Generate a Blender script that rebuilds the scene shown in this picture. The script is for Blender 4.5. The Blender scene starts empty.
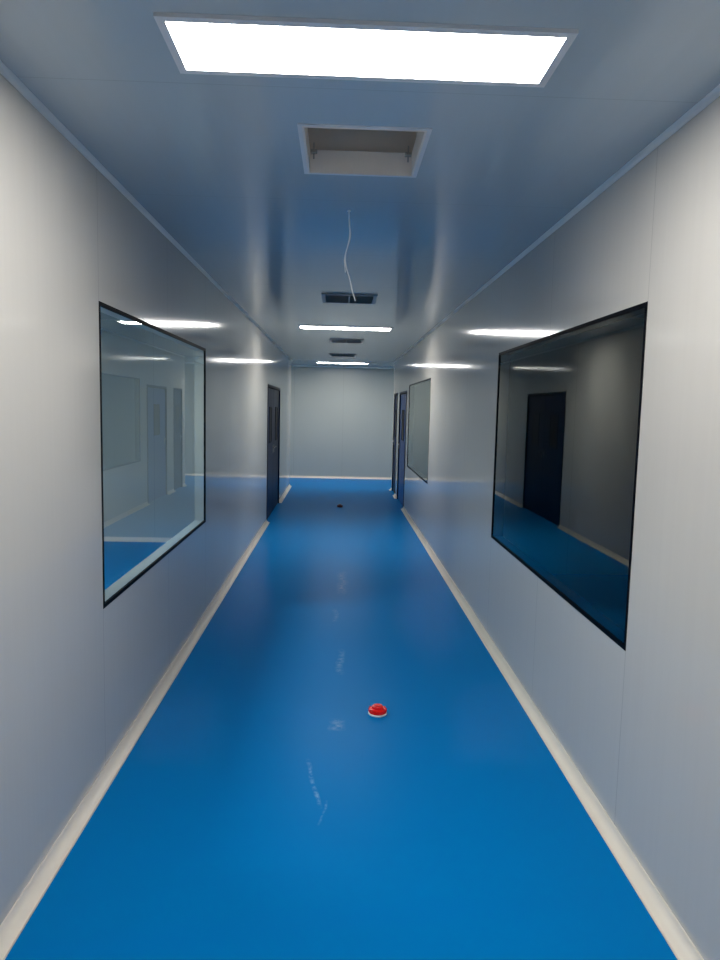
import bpy, bmesh, math, random
from mathutils import Vector, Matrix
random.seed(3)
H0=1.7; CZ=2.6995
K=1.048
XL=-1.038; XR=1.148
YB=-6.0; YE=16.9
YLE=15.05; YRE=14.75   # ends of the corridor side walls (T junction)
TH=0.08
sc=bpy.context.scene
sc.view_settings.view_transform='Standard'
sc.view_settings.look='None'
C=bpy.context.collection

# ---------------------------------------------------------------- materials
def nt(name):
    m=bpy.data.materials.new(name); m.use_nodes=True
    t=m.node_tree; b=t.nodes["Principled BSDF"]
    return m,t,b
def N(t,k,**kw):
    n=t.nodes.new(k)
    for a,v in kw.items(): setattr(n,a,v)
    return n
def math_n(t,op,a,b=None):
    n=N(t,'ShaderNodeMath',operation=op)
    for i,v in enumerate((a,b)):
        if v is None: continue
        if isinstance(v,(int,float)): n.inputs[i].default_value=v
        else: t.links.new(v,n.inputs[i])
    return n.outputs[0]
def simple(name,col,rough=0.5,metal=0.0,spec=0.5,noise=0.04,ior=1.5):
    m,t,b=nt(name)
    tc=N(t,'ShaderNodeTexCoord'); no=N(t,'ShaderNodeTexNoise'); no.inputs['Scale'].default_value=9
    t.links.new(tc.outputs['Object'],no.inputs['Vector'])
    mx=N(t,'ShaderNodeMixRGB'); mx.inputs[1].default_value=(*[c*(1-noise) for c in col],1); mx.inputs[2].default_value=(*[min(1,c*(1+noise)) for c in col],1)
    t.links.new(no.outputs['Fac'],mx.inputs[0]); t.links.new(mx.outputs[0],b.inputs['Base Color'])
    b.inputs['Roughness'].default_value=rough; b.inputs['Metallic'].default_value=metal
    b.inputs['Specular IOR Level'].default_value=spec; b.inputs['IOR'].default_value=ior
    return m
def panel(name,col,rough,axis,period,off,spec=0.5,streak=(3,40,0.6),bump=0.02,ior=1.5,seam=0.78):
    """powder-coated steel sandwich panel with joints every `period` along `axis`"""
    m,t,b=nt(name)
    tc=N(t,'ShaderNodeTexCoord'); sp=N(t,'ShaderNodeSeparateXYZ'); t.links.new(tc.outputs['Object'],sp.inputs[0])
    v=sp.outputs[axis]
    s=math_n(t,'SUBTRACT',v,off); s=math_n(t,'DIVIDE',s,period)
    f=math_n(t,'FRACT',math_n(t,'ADD',s,100.5))
    d=math_n(t,'ABSOLUTE',math_n(t,'SUBTRACT',f,0.5))
    line=math_n(t,'LESS_THAN',d,0.0025/period)
    no=N(t,'ShaderNodeTexNoise'); mp=N(t,'ShaderNodeMapping'); mp.inputs['Scale'].default_value=streak
    t.links.new(tc.outputs['Object'],mp.inputs[0]); t.links.new(mp.outputs[0],no.inputs['Vector']); no.inputs['Scale'].default_value=1
    no.inputs['Detail'].default_value=2
    mx=N(t,'ShaderNodeMixRGB'); mx.inputs[1].default_value=(*[c*.975 for c in col],1); mx.inputs[2].default_value=(*[c*1.02 for c in col],1)
    t.links.new(no.outputs['Fac'],mx.inputs[0])
    m2=N(t,'ShaderNodeMixRGB'); m2.inputs[2].default_value=(*[c*seam for c in col],1)
    t.links.new(line,m2.inputs[0]); t.links.new(mx.outputs[0],m2.inputs[1]); t.links.new(m2.outputs[0],b.inputs['Base Color'])
    b.inputs['Roughness'].default_value=rough; b.inputs['Specular IOR Level'].default_value=spec
    b.inputs['IOR'].default_value=ior
    bp=N(t,'ShaderNodeBump'); bp.inputs['Strength'].default_value=bump; bp.inputs['Distance'].default_value=0.01
    t.links.new(no.outputs['Fac'],bp.inputs['Height']); t.links.new(bp.outputs[0],b.inputs['Normal'])
    return m
WALLC=(0.635,0.605,0.555)
M_wl=panel("steel_panel_left",WALLC,0.10,'Y',1.2,3.07)
M_wr=panel("steel_panel_right",WALLC,0.10,'Y',1.215,2.62)
M_we=panel("steel_panel_end",(0.50,0.53,0.50),0.3,'X',1.18,0.1)
M_ce=panel("steel_panel_ceiling",(0.54,0.60,0.62),0.12,'Y',1.18,2.30,streak=(30,2,1),bump=0.015,seam=0.85,ior=1.6)
M_trim=simple("white_aluminium",(0.90,0.81,0.70),0.35)
M_cove=simple("ceiling_cove_aluminium",(0.88,0.87,0.83),0.3)
M_fr=simple("black_frit",(0.002,0.003,0.006),0.5,spec=0.2,ior=1.15)
M_rev=simple("reveal_aluminium",(0.34,0.36,0.35),0.4)
M_alu=simple("light_frame_white",(0.8,0.8,0.8),0.35)
M_neck=simple("recess_white",(0.92,0.84,0.76),0.5)
M_box=simple("hepa_box_grey",(0.72,0.63,0.54),0.6)
M_dark=simple("near_black",(0.02,0.02,0.022),0.7)
M_grl=simple("grille_metal",(0.42,0.43,0.44),0.4)
M_navy=simple("navy_door",(0.003,0.016,0.075),0.4,spec=0.25,ior=1.2)
M_blue=simple("blue_door",(0.004,0.10,0.42),0.35,ior=1.2)
M_nfr=simple("navy_frame",(0.002,0.007,0.028),0.45,spec=0.2,ior=1.15)
M_steel=simple("brushed_steel",(0.35,0.35,0.36),0.4,1.0)
M_clamp=simple("zinc_clamp",(0.45,0.43,0.40),0.5)
M_red=simple("red_plastic",(0.90,0.010,0.008),0.22)
M_wpl=simple("white_plastic",(0.85,0.83,0.8),0.35)
M_wire=simple("cable_white",(0.85,0.85,0.83),0.5)
M_dcap=simple("dark_red_plastic",(0.07,0.015,0.02),0.4)

def emis(name,col,s):
    m=bpy.data.materials.new(name); m.use_nodes=True; t=m.node_tree
    for n in list(t.nodes): t.nodes.remove(n)
    e=N(t,'ShaderNodeEmission'); o=N(t,'ShaderNodeOutputMaterial')
    e.inputs[0].default_value=(*col,1); e.inputs[1].default_value=s
    t.links.new(e.outputs[0],o.inputs[0]); return m
M_em=emis("led_diffuser",(1,0.985,0.945),36.5)
M_em2=emis("led_diffuser_room",(0.97,1,0.96),125.0)

def glass():
    m=bpy.data.materials.new("window_glass"); m.use_nodes=True; t=m.node_tree
    for n in list(t.nodes): t.nodes.remove(n)
    o=N(t,'ShaderNodeOutputMaterial'); mix=N(t,'ShaderNodeMixShader'); tr=N(t,'ShaderNodeBsdfTransparent'); gl=N(t,'ShaderNodeBsdfGlossy'); fr=N(t,'ShaderNodeFresnel')
    fr.inputs['IOR'].default_value=1.85; gl.inputs['Roughness'].default_value=0.01; gl.inputs['Color'].default_value=(0.95,1,0.97,1)
    tr.inputs['Color'].default_value=(0.78,0.84,0.82,1)
    t.links.new(fr.outputs[0],mix.inputs[0]); t.links.new(tr.outputs[0],mix.inputs[1]); t.links.new(gl.outputs[0],mix.inputs[2]); t.links.new(mix.outputs[0],o.inputs[0])
    return m
M_gl=glass()

def floor_mat():
    m,t,b=nt("blue_vinyl_floor")
    tc=N(t,'ShaderNodeTexCoord')
    n1=N(t,'ShaderNodeTexNoise'); n1.inputs['Scale'].default_value=0.8; n1.inputs['Detail'].default_value=2
    t.links.new(tc.outputs['Object'],n1.inputs['Vector'])
    mx=N(t,'ShaderNodeMixRGB'); mx.inputs[1].default_value=(0.0008,0.194,0.535,1); mx.inputs[2].default_value=(0.001,0.204,0.56,1)
    t.links.new(n1.outputs['Fac'],mx.inputs[0])
    sp=N(t,'ShaderNodeSeparateXYZ'); t.links.new(tc.outputs['Object'],sp.inputs[0])
    # warped coordinates so that the shoe / trolley scuffs are wobbly
    nw=N(t,'ShaderNodeTexNoise'); nw.inputs['Scale'].default_value=3.5; nw.inputs['Detail'].default_value=3
    t.links.new(tc.outputs['Object'],nw.inputs['Vector'])
    wob=math_n(t,'MULTIPLY',math_n(t,'SUBTRACT',nw.outputs['Fac'],0.5),0.10)
    xw=math_n(t,'ADD',sp.outputs['X'],wob)
    nb=N(t,'ShaderNodeTexNoise'); nb.inputs['Scale'].default_value=28; nb.inputs['Detail'].default_value=5; nb.inputs['Roughness'].default_value=0.7
    t.links.new(tc.outputs['Object'],nb.inputs['Vector'])
    brk=math_n(t,'MULTIPLY',math_n(t,'MAXIMUM',math_n(t,'SUBTRACT',nb.outputs['Fac'],0.40),0.0),5.0)
    tot=None
    # (x, y, half width, half length, slant, strength) of each scuff on the floor
    for (cx,cy_,w,l,sl,st) in ((-0.085,3.02,0.014,0.22,-0.16,0.6),(-0.03,2.78,0.008,0.10,0.1,0.35),(0.03,3.60,0.05,0.08,0,0.5),(0.045,4.55,0.03,0.25,0,0.5),(0.07,6.7,0.06,0.5,0.02,0.4),(0.0,5.6,0.03,0.2,0,0.3)):
        u=math_n(t,'SUBTRACT',sp.outputs['Y'],cy_)
        dx=math_n(t,'ABSOLUTE',math_n(t,'SUBTRACT',math_n(t,'SUBTRACT',xw,cx),math_n(t,'MULTIPLY',u,sl)))
        a=math_n(t,'MAXIMUM',math_n(t,'SUBTRACT',1.0,math_n(t,'DIVIDE',dx,w)),0.0)
        c=math_n(t,'MAXIMUM',math_n(t,'SUBTRACT',1.0,math_n(t,'DIVIDE',math_n(t,'ABSOLUTE',u),l)),0.0)
        c=math_n(t,'MINIMUM',math_n(t,'MULTIPLY',c,2.5),1.0)
        k=math_n(t,'MULTIPLY',math_n(t,'MULTIPLY',a,c),st)
        tot=k if tot is None else math_n(t,'MAXIMUM',tot,k)
    msk=math_n(t,'MINIMUM',math_n(t,'MULTIPLY',tot,brk),0.6)
    m2=N(t,'ShaderNodeMixRGB'); m2.inputs[2].default_value=(0.30,0.50,0.72,1)
    t.links.new(msk,m2.inputs[0]); t.links.new(mx.outputs[0],m2.inputs[1]); t.links.new(m2.outputs[0],b.inputs['Base Color'])
    b.inputs['Roughness'].default_value=0.30
    b.inputs['Specular IOR Level'].default_value=0.5; b.inputs['IOR'].default_value=1.075
    return m
M_fl=floor_mat()

# ---------------------------------------------------------------- mesh helpers
def mk(name,bm,mats,parent=None,smooth=False):
    me=bpy.data.meshes.new(name)
    bmesh.ops.recalc_face_normals(bm,faces=bm.faces)
    bm.to_mesh(me); bm.free()
    for m in (mats if isinstance(mats,(list,tuple)) else [mats]): me.materials.append(m)
    if smooth:
        for p in me.polygons: p.use_smooth=True
    o=bpy.data.objects.new(name,me); C.objects.link(o)
    if parent: o.parent=parent
    return o
def empty(name,loc=(0,0,0)):
    e=bpy.data.objects.new(name,None); e.location=loc; e.empty_display_size=0.1; C.objects.link(e); return e
def bx(bm,x0,x1,y0,y1,z0,z1,mi=0,bev=0):
    r=bmesh.ops.create_cube(bm,size=1)
    vs=r['verts']
    for v in vs: v.co=Vector(((x0+x1)/2+v.co.x*(x1-x0),(y0+y1)/2+v.co.y*(y1-y0),(z0+z1)/2+v.co.z*(z1-z0)))
    fs=set(f for v in vs for f in v.link_faces)
    for f in fs: f.material_index=mi
    if bev:
        es=list(set(e for v in vs for e in v.link_edges))
        r=bmesh.ops.bevel(bm,geom=es,offset=bev,segments=2,affect='EDGES',profile=0.5)
        for f in r['faces']: f.material_index=mi
def wall_y(name,x0,x1,y0,y1,ops,mat,z1=CZ):
    """wall running along Y with rectangular openings (ya,yb,za,zb)"""
    bm=bmesh.new(); y=y0
    for (a,b,za,zb) in sorted(ops):
        bx(bm,x0,x1,y,a,0,z1)
        if za>0: bx(bm,x0,x1,a,b,0,za)
        bx(bm,x0,x1,a,b,zb,z1)
        y=b
    bx(bm,x0,x1,y,y1,0,z1)
    return mk(name,bm,mat)
def box_obj(name,dims,mat,parent=None,bev=0):
    bm=bmesh.new(); bx(bm,*dims,bev=bev); return mk(name,bm,mat,parent)

# ---------------------------------------------------------------- openings
WL=(3.07,5.47,0.782,2.135)
DL=(10.2,12.3,0.0,2.03)
WR=(2.62,5.05,0.775,2.125)
WR2=(8.78,11.45,0.765,2.11)
DR1=(11.85,13.2,0.0,2.03)
DR2=(13.75,14.5,0.0,2.03)

# ---------------------------------------------------------------- shell
RX=4.6
box_obj("floor",(-RX-.2,RX+.2,YB-.1,YE+.2,-0.1,0),M_fl)
wall_y("wall_left",XL-TH,XL,YB,YLE,[WL,DL],M_wl)
wall_y("wall_right",XR,XR+TH,YB,YRE,[WR,WR2,DR1,DR2],M_wr)
box_obj("wall_end",(-RX,RX,YE,YE+TH,0,CZ),M_we)
box_obj("wall_back",(XL-TH,XR+TH,YB-TH,YB,0,CZ),M_we)
# side rooms / branch corridors
box_obj("wall_left_branch",(-RX,XL-TH,YLE-TH,YLE,0,CZ),M_we)
box_obj("wall_right_branch",(XR+TH,RX,YRE-TH,YRE,0,CZ),M_we)
box_obj("wall_left_outer",(-RX-TH,-RX,0.4,YE+TH,0,CZ),M_we)
box_obj("wall_right_outer",(RX,RX+TH,0.4,YE+TH,0,CZ),M_we)
box_obj("wall_left_room_near",(-RX,XL-TH,0.4,0.48,0,CZ),M_we)
box_obj("wall_left_room_far",(-RX,XL-TH,8.6,8.68,0,CZ),M_we)
box_obj("wall_right_room_near",(XR+TH,RX,0.4,0.48,0,CZ),M_we)
box_obj("wall_right_room_far",(XR+TH,RX,7.2,7.28,0,CZ),M_we)
# ceiling with hole for the filter box
VX0,VX1,VY0,VY1=-0.145*K,0.283*K,2.475*K,2.945*K
bm=bmesh.new()
T=0.06
bx(bm,-RX-.2,RX+.2,YB-.1,VY0,CZ,CZ+T); bx(bm,-RX-.2,RX+.2,VY1,YE+.2,CZ,CZ+T)
bx(bm,-RX-.2,VX0,VY0,VY1,CZ,CZ+T); bx(bm,VX1,RX+.2,VY0,VY1,CZ,CZ+T)
mk("ceiling",bm,M_ce)

# coves: concave quarter circle, top or bottom
def cove(name,x,s,y0,y1,mat,r=0.05,top=False,skips=()):
    """x wall plane, s=+1 room is towards +x"""
    bm=bmesh.new(); seg=8
    runs=[];y=y0
    for a,b in sorted(skips): runs.append((y,a)); y=b
    runs.append((y,y1))
    for (ya,yb) in runs:
        pts=[(x,0.0)]
        for i in range(seg+1):
            th=math.pi/2*i/seg
            pts.append((x+s*(r-r*math.cos(th)*1.0), r-r*math.sin(th)))
        P=[(px,(CZ-pz) if top else pz) for (px,pz) in pts]
        va=[bm.verts.new((p[0],ya,p[1])) for p in P]; vb=[bm.verts.new((p[0],yb,p[1])) for p in P]
        n=len(P)
        for i in range(n):
            j=(i+1)%n; f=bm.faces.new((va[i],va[j],vb[j],vb[i]))
            if 0<i<n-1: f.smooth=True
        bm.faces.new(va); bm.faces.new(vb[::-1])
    o=mk(name,bm,mat)
    return o
def cove_x(name,y,x0,x1,mat,s=-1,r=0.05,top=False):
    bm=bmesh.new(); seg=8
    pts=[(y,0.0)]+[(y+s*(r-r*math.cos(math.pi/2*i/seg)),r-r*math.sin(math.pi/2*i/seg)) for i in range(seg+1)]
    P=[(a,(CZ-b) if top else b) for a,b in pts]
    va=[bm.verts.new((x0,p[0],p[1])) for p in P]; vb=[bm.verts.new((x1,p[0],p[1])) for p in P]
    n=len(P)
    for i in range(n):
        j=(i+1)%n; bm.faces.new((va[i],va[j],vb[j],vb[i]))
    bm.faces.new(va); bm.faces.new(vb[::-1])
    return mk(name,bm,mat)
cove("baseboard_left",XL,1,YB,YLE,M_trim,skips=[(DL[0],DL[1])])
cove("baseboard_right",XR,-1,YB,YRE,M_trim,skips=[(DR1[0],DR1[1]),(DR2[0],DR2[1])])
cove_x("baseboard_end",YE,-RX,RX,M_trim)
cove_x("baseboard_left_room",8.6,-RX,XL-TH,M_trim)
cove("baseboard_left_outer",-RX,1,0.48,8.6,M_trim)
cove("trim_1",XL,1,YB,YLE,M_cove,top=True,r=0.02)
cove("trim_2",XR,-1,YB,YRE,M_cove,top=True,r=0.02)
cove_x("trim_3",YE,-RX,RX,M_cove,top=True,r=0.02)

# ---------------------------------------------------------------- windows
def window(idx,op,x,s):
    """x: corridor face, s: direction towards the room behind"""
    ya,yb,za,zb=op
    root=empty("window_%d"%idx,(x,(ya+yb)/2,(za+zb)/2)); 
    def par(o):
        o.parent=root; o.matrix_parent_inverse=Matrix.Translation(-Vector(root.location)); return o
    w=0.017
    f0,f1=sorted((x-s*0.002,x+s*0.012))
    bm=bmesh.new()
    bx(bm,f0,f1,ya,yb,za,za+w); bx(bm,f0,f1,ya,yb,zb-w,zb)
    bx(bm,f0,f1,ya,ya+w,za+w,zb-w); bx(bm,f0,f1,yb-w,yb,za+w,zb-w)
    par(mk("frame",bm,M_fr))
    # inner aluminium reveal
    g0,g1=sorted((x+s*0.012,x+s*(TH+0.004)))
    bm=bmesh.new(); w2=0.012
    bx(bm,g0,g1,ya,yb,za,za+w2); bx(bm,g0,g1,ya,yb,zb-w2,zb)
    bx(bm,g0,g1,ya,ya+w2,za+w2,zb-w2); bx(bm,g0,g1,yb-w2,yb,za+w2,zb-w2)
    par(mk("reveal",bm,M_rev if idx==1 else M_fr))
    # glass pane
    bm=bmesh.new(); gx=x+s*0.004
    vs=[bm.verts.new(p) for p in ((gx,ya+w,za+w),(gx,yb-w,za+w),(gx,yb-w,zb-w),(gx,ya+w,zb-w))]
    f=bm.faces.new(vs); f.normal_update()
    if f.normal.x*(-s)<0: f.normal_flip()
    me=bpy.data.meshes.new("glass"); bm.to_mesh(me); bm.free(); me.materials.append(M_gl)
    o=bpy.data.objects.new("glass",me); C.objects.link(o); par(o)
window(1,WL,XL,-1); window(2,WR,XR,1); window(3,WR2,XR,1)

# ---------------------------------------------------------------- doors
def door(idx,op,x,s,mleaf,leaves=1,recess=0.012):
    ya,yb,za,zb=op
    root=empty("door_%d"%idx,(x,(ya+yb)/2,0))
    def par(o):
        o.parent=root; o.matrix_parent_inverse=Matrix.Translation(-Vector(root.location)); return o
    w=0.045
    a,b=sorted((x-s*0.006,x+s*TH))
    bm=bmesh.new()
    bx(bm,a,b,ya,ya+w,0.001,zb,bev=0.003); bx(bm,a,b,yb-w,yb,0.001,zb,bev=0.003); bx(bm,a,b,ya+w,yb-w,zb-w,zb,bev=0.003)
    par(mk("frame",bm,M_nfr))
    L=(yb-ya-2*w)/leaves
    l0,l1=sorted((x+s*recess,x+s*(recess+0.04)))
    face=x+s*recess
    for i in range(leaves):
        p=ya+w+i*L+0.003; q=ya+w+(i+1)*L-0.003
        bm=bmesh.new(); bx(bm,l0,l1,p,q,0.008,zb-w-0.003,bev=0.004); par(mk("leaf_%d"%(i+1),bm,mleaf))
        # vision panel: frame and dark glass
        cy=(p+q)/2; hw=min(0.2,L*0.22)
        bm=bmesh.new(); g0,g1=sorted((face-s*0.006,face+s*0.002))
        bx(bm,g0,g1,cy-hw,cy+hw,1.15,1.17,0); bx(bm,g0,g1,cy-hw,cy+hw,1.68,1.70,0)
        bx(bm,g0,g1,cy-hw,cy-hw+.02,1.17,1.68,0); bx(bm,g0,g1,cy+hw-.02,cy+hw,1.17,1.68,0)
        k0,k1=sorted((face-s*0.002,face+s*0.002)); bx(bm,k0,k1,cy-hw+.02,cy+hw-.02,1.17,1.68,1)
        par(mk("vision_panel_%d"%(i+1),bm,[M_nfr,M_dark]))
        # lever handle
        hy=(q-0.07) if (leaves==1 or i==0) else (p+0.07); d=-1 if (leaves==1 or i==0) else 1
        bm=bmesh.new()
        h0,h1=sorted((face-s*0.008,face)); bx(bm,h0,h1,hy-.02,hy+.02,0.97,1.09,bev=0.003)
        h0,h1=sorted((face-s*0.032,face)); bx(bm,h0,h1,hy-.008,hy+.008,1.045,1.061)
        h0,h1=sorted((face-s*0.034,face-s*0.022)); y0,y1=sorted((hy,hy+d*0.12)); bx(bm,h0,h1,y0,y1,1.043,1.063,bev=0.003)
        par(mk("handle_%d"%(i+1),bm,M_steel))
door(1,DL,XL,-1,M_navy,2)
door(2,DR1,XR,1,M_blue,1)
door(3,DR2,XR,1,M_navy,1)

# ---------------------------------------------------------------- ceiling fixtures
def light_panel(x0,x1,y0,y1,z=CZ,mat=M_em,name="ceiling_light_panel"):
    root=empty(name,((x0+x1)/2,(y0+y1)/2,z))
    inv=Matrix.Translation(-Vector(root.location))
    w=0.024; bm=bmesh.new(); b=0.010
    bx(bm,x0-w,x1+w,y0-w,y0,z-b,z); bx(bm,x0-w,x1+w,y1,y1+w,z-b,z)
    bx(bm,x0-w,x0,y0,y1,z-b,z); bx(bm,x1,x1+w,y0,y1,z-b,z)
    o=mk("frame",bm,M_alu); o.parent=root; o.matrix_parent_inverse=inv
    bm=bmesh.new(); bx(bm,x0,x1,y0,y1,z-0.009,z-0.001)
    o=mk("diffuser",bm,mat); o.parent=root; o.matrix_parent_inverse=inv
light_panel(-0.450*K,0.556*K,(1.967-.124)*K,(1.967+.124)*K)
for yc in (-1.6,8.38,14.75):  # rearmost panel is unseen, set close behind the camera to brighten near walls
    light_panel(-0.475*K,0.59*K,(yc-0.127)*K,(yc+0.127)*K)
light_panel(-3.3,-2.3,4.4,4.65,mat=M_em2)
light_panel(3.0,4.0,15.4,15.65,mat=M_em)
light_panel(-3.8,-2.8,15.8,16.05,mat=M_em)

# filter box recess
root=empty("ceiling_filter_box",((VX0+VX1)/2,(VY0+VY1)/2,CZ)); inv=Matrix.Translation(-Vector(root.location))
def pr(o): o.parent=root; o.matrix_parent_inverse=inv
w=0.016; bm=bmesh.new()
z0,z1=CZ-0.003,CZ
bx(bm,VX0-w,VX1+w,VY0-w,VY0,z0,z1); bx(bm,VX0-w,VX1+w,VY1,VY1+w,z0,z1); bx(bm,VX0-w,VX0,VY0,VY1,z0,z1); bx(bm,VX1,VX1+w,VY0,VY1,z0,z1)
pr(mk("flange",bm,M_alu))
n=0.008; bm=bmesh.new(); a,b=CZ-0.004,CZ+0.09
bx(bm,VX0,VX0+n,VY0,VY1,a,b); bx(bm,VX1-n,VX1,VY0,VY1,a,b); bx(bm,VX0+n,VX1-n,VY0,VY0+n,a,b); bx(bm,VX0+n,VX1-n,VY1-n,VY1,a,b)
pr(mk("neck",bm,M_neck))
bm=bmesh.new(); a,b=CZ+0.09,CZ+0.34; e=0.0
bx(bm,VX0-.03,VX0-.01,VY0-.03,VY1+.03,a,b); bx(bm,VX1+.01,VX1+.03,VY0-.03,VY1+.03,a,b)
bx(bm,VX0-.01,VX1+.01,VY0-.03,VY0-.01,a,b); bx(bm,VX0-.01,VX1+.01,VY1+.01,VY1+.03,a,b); bx(bm,VX0-.03,VX1+.03,VY0-.03,VY1+.03,b,b+.02)
pr(mk("plenum",bm,M_box))
bm=bmesh.new()
for (cx,cy) in ((VX0+.025,VY1-.03),(VX1-.025,VY1-.03),(VX0+.025,VY0+.03),(VX1-.025,VY0+.03)):
    bx(bm,cx-.014,cx+.014,cy-.010,cy+.010,CZ+.068,CZ+.082,bev=0.002); bx(bm,cx-.003,cx+.003,cy-.003,cy+.003,CZ+.045,CZ+.11)
pr(mk("clamps",bm,M_clamp))

def diffuser(cx,cy,half=0.235*K):
    root=empty("ceiling_air_diffuser",(cx,cy,CZ)); inv=Matrix.Translation(-Vector(root.location))
    def pr(o): o.parent=root; o.matrix_parent_inverse=inv
    w=0.035; bm=bmesh.new(); z0,z1=CZ-0.014,CZ; H=half
    bx(bm,cx-H,cx+H,cy-H,cy-H+w,z0,z1,bev=.003); bx(bm,cx-H,cx+H,cy+H-w,cy+H,z0,z1,bev=.003)
    bx(bm,cx-H,cx-H+w,cy-H+w,cy+H-w,z0,z1,bev=.003); bx(bm,cx+H-w,cx+H,cy-H+w,cy+H-w,z0,z1,bev=.003)
    pr(mk("frame",bm,M_grl))
    bm=bmesh.new(); bx(bm,cx-H+w,cx+H-w,cy-H+w,cy+H-w,CZ-0.003,CZ-0.0005); pr(mk("shade_plate",bm,M_dark))  # near-black plate paints the shade inside the duct, ceiling is closed behind it
    bm=bmesh.new(); k=11
    for i in range(k):
        yy=cy-H+w+(i+.5)*(2*(H-w))/k
        r=bmesh.ops.create_cube(bm,size=1); M=Matrix.Translation((cx,yy,CZ-0.012))@Matrix.Rotation(math.radians(35),4,'X')@Matrix.Diagonal((2*(H-w),0.018,0.0015,1))
        bmesh.ops.transform(bm,matrix=M,verts=r['verts'])
    bx(bm,cx-.006,cx+.006,cy-H+w,cy+H-w,CZ-0.018,CZ-0.006)
    pr(mk("louvres",bm,M_grl))
diffuser(0.07*K,6.15*K); diffuser(0.09*K,9.95*K); diffuser(0.05*K,12.6*K)

# hanging wire
def curve(name,pts,r,mat,parent):
    cu=bpy.data.curves.new(name,'CURVE'); cu.dimensions='3D'; cu.bevel_depth=r; cu.bevel_resolution=3
    s=cu.splines.new('NURBS'); s.points.add(len(pts)-1); s.use_endpoint_u=True; s.order_u=4
    for i,p in enumerate(pts): s.points[i].co=(p[0]*K,p[1]*K,H0+(p[2]-H0)*K,1)
    cu.materials.append(mat); o=bpy.data.objects.new(name,cu); C.objects.link(o); o.parent=parent
    o.matrix_parent_inverse=Matrix.Translation(-Vector(parent.location)); return o
root=empty("hanging_cable",(0.03*K,3.47*K,CZ))
curve("wire_1",[(0.03,3.47,2.664),(0.03,3.47,2.60),(0.040,3.46,2.55),(0.030,3.47,2.49),(0.012,3.475,2.44),(0.020,3.47,2.38),(0.045,3.46,2.32),(0.052,3.47,2.27),(0.070,3.47,2.225)],0.0032,M_wire,root)
curve("wire_2",[(0.03,3.474,2.664),(0.033,3.474,2.60),(0.043,3.465,2.54),(0.034,3.475,2.50),(0.008,3.48,2.44),(0.014,3.475,2.40),(0.018,3.47,2.36)],0.0024,M_wire,root)
bm=bmesh.new(); bmesh.ops.create_cone(bm,cap_ends=True,segments=24,radius1=0.010,radius2=0.008,depth=0.006,matrix=Matrix.Translation((0.03*K,3.47*K,CZ-.003)))
o=mk("grommet",bm,M_wpl,root); o.matrix_parent_inverse=Matrix.Translation(-Vector(root.location))

# ---------------------------------------------------------------- floor objects
def lathe(bm,prof,seg=48,mi=0):
    rings=[]
    for r,z in prof:
        if r<1e-5: rings.append([bm.verts.new((0,0,z))])
        else: rings.append([bm.verts.new((r*math.cos(2*math.pi*i/seg),r*math.sin(2*math.pi*i/seg),z)) for i in range(seg)])
    for a,b in zip(rings,rings[1:]):
        for i in range(seg):
            j=(i+1)%seg
            if len(a)==1: f=bm.faces.new((a[0],b[i],b[j]))
            elif len(b)==1: f=bm.faces.new((a[i],a[j],b[0]))
            else: f=bm.faces.new((a[i],a[j],b[j],b[i]))
            f.material_index=mi
def alarm(loc,rs,m1,m2):
    root=empty("red_alarm_light",loc)
    bm=bmesh.new(); lathe(bm,[(0,0),(.050,0),(.053,.003),(.053,.008),(.050,.010),(.0,.010)])
    o=mk("base",bm,m2,root,True)
    bm=bmesh.new(); lathe(bm,[(0,.0105),(.048,.0105),(.050,.016),(.048,.028),(.042,.033),(.032,.035),(.031,.044),(.027,.048),(.016,.050),(.0,.051)])
    for i in range(12):
        a=2*math.pi*i/12
        r=bmesh.ops.create_cube(bm,size=1)
        bmesh.ops.transform(bm,matrix=Matrix.Rotation(a,4,'Z')@Matrix.Translation((.0475,0,.023))@Matrix.Diagonal((.008,.007,.018,1)),verts=r['verts'])
    o=mk("lens",bm,m1,root,False)
    root.scale=(rs,rs,rs)
alarm((0.25,3.74,0),1.0,M_red,M_wpl)
alarm((0.05,11.94,0),0.95,M_dcap,M_dcap)

# ---------------------------------------------------------------- world + camera
wd=bpy.data.worlds.new("world"); sc.world=wd; wd.use_nodes=True
wd.node_tree.nodes["Background"].inputs[0].default_value=(0.02,0.025,0.03,1)
P=[0.102,0.0325,0.023,694.28]
cp,sp_=math.cos(P[0]),math.sin(P[0]); cy,sy=math.cos(P[1]),math.sin(P[1])
f=Vector((sy*cp,cy*cp,-sp_)); rt=Vector((cy,-sy,0)); up=rt.cross(f)
cr,sr=math.cos(P[2]),math.sin(P[2]); r2=rt*cr+up*sr; u2=-rt*sr+up*cr
cam=bpy.data.cameras.new("camera"); co=bpy.data.objects.new("camera",cam); C.objects.link(co)
M=Matrix(((r2.x,u2.x,-f.x,0),(r2.y,u2.y,-f.y,0),(r2.z,u2.z,-f.z,H0),(0,0,0,1)))
co.matrix_world=M
cam.sensor_fit='VERTICAL'; cam.sensor_height=36; cam.lens=P[3]*36/960; cam.clip_start=0.02
sc.camera=co
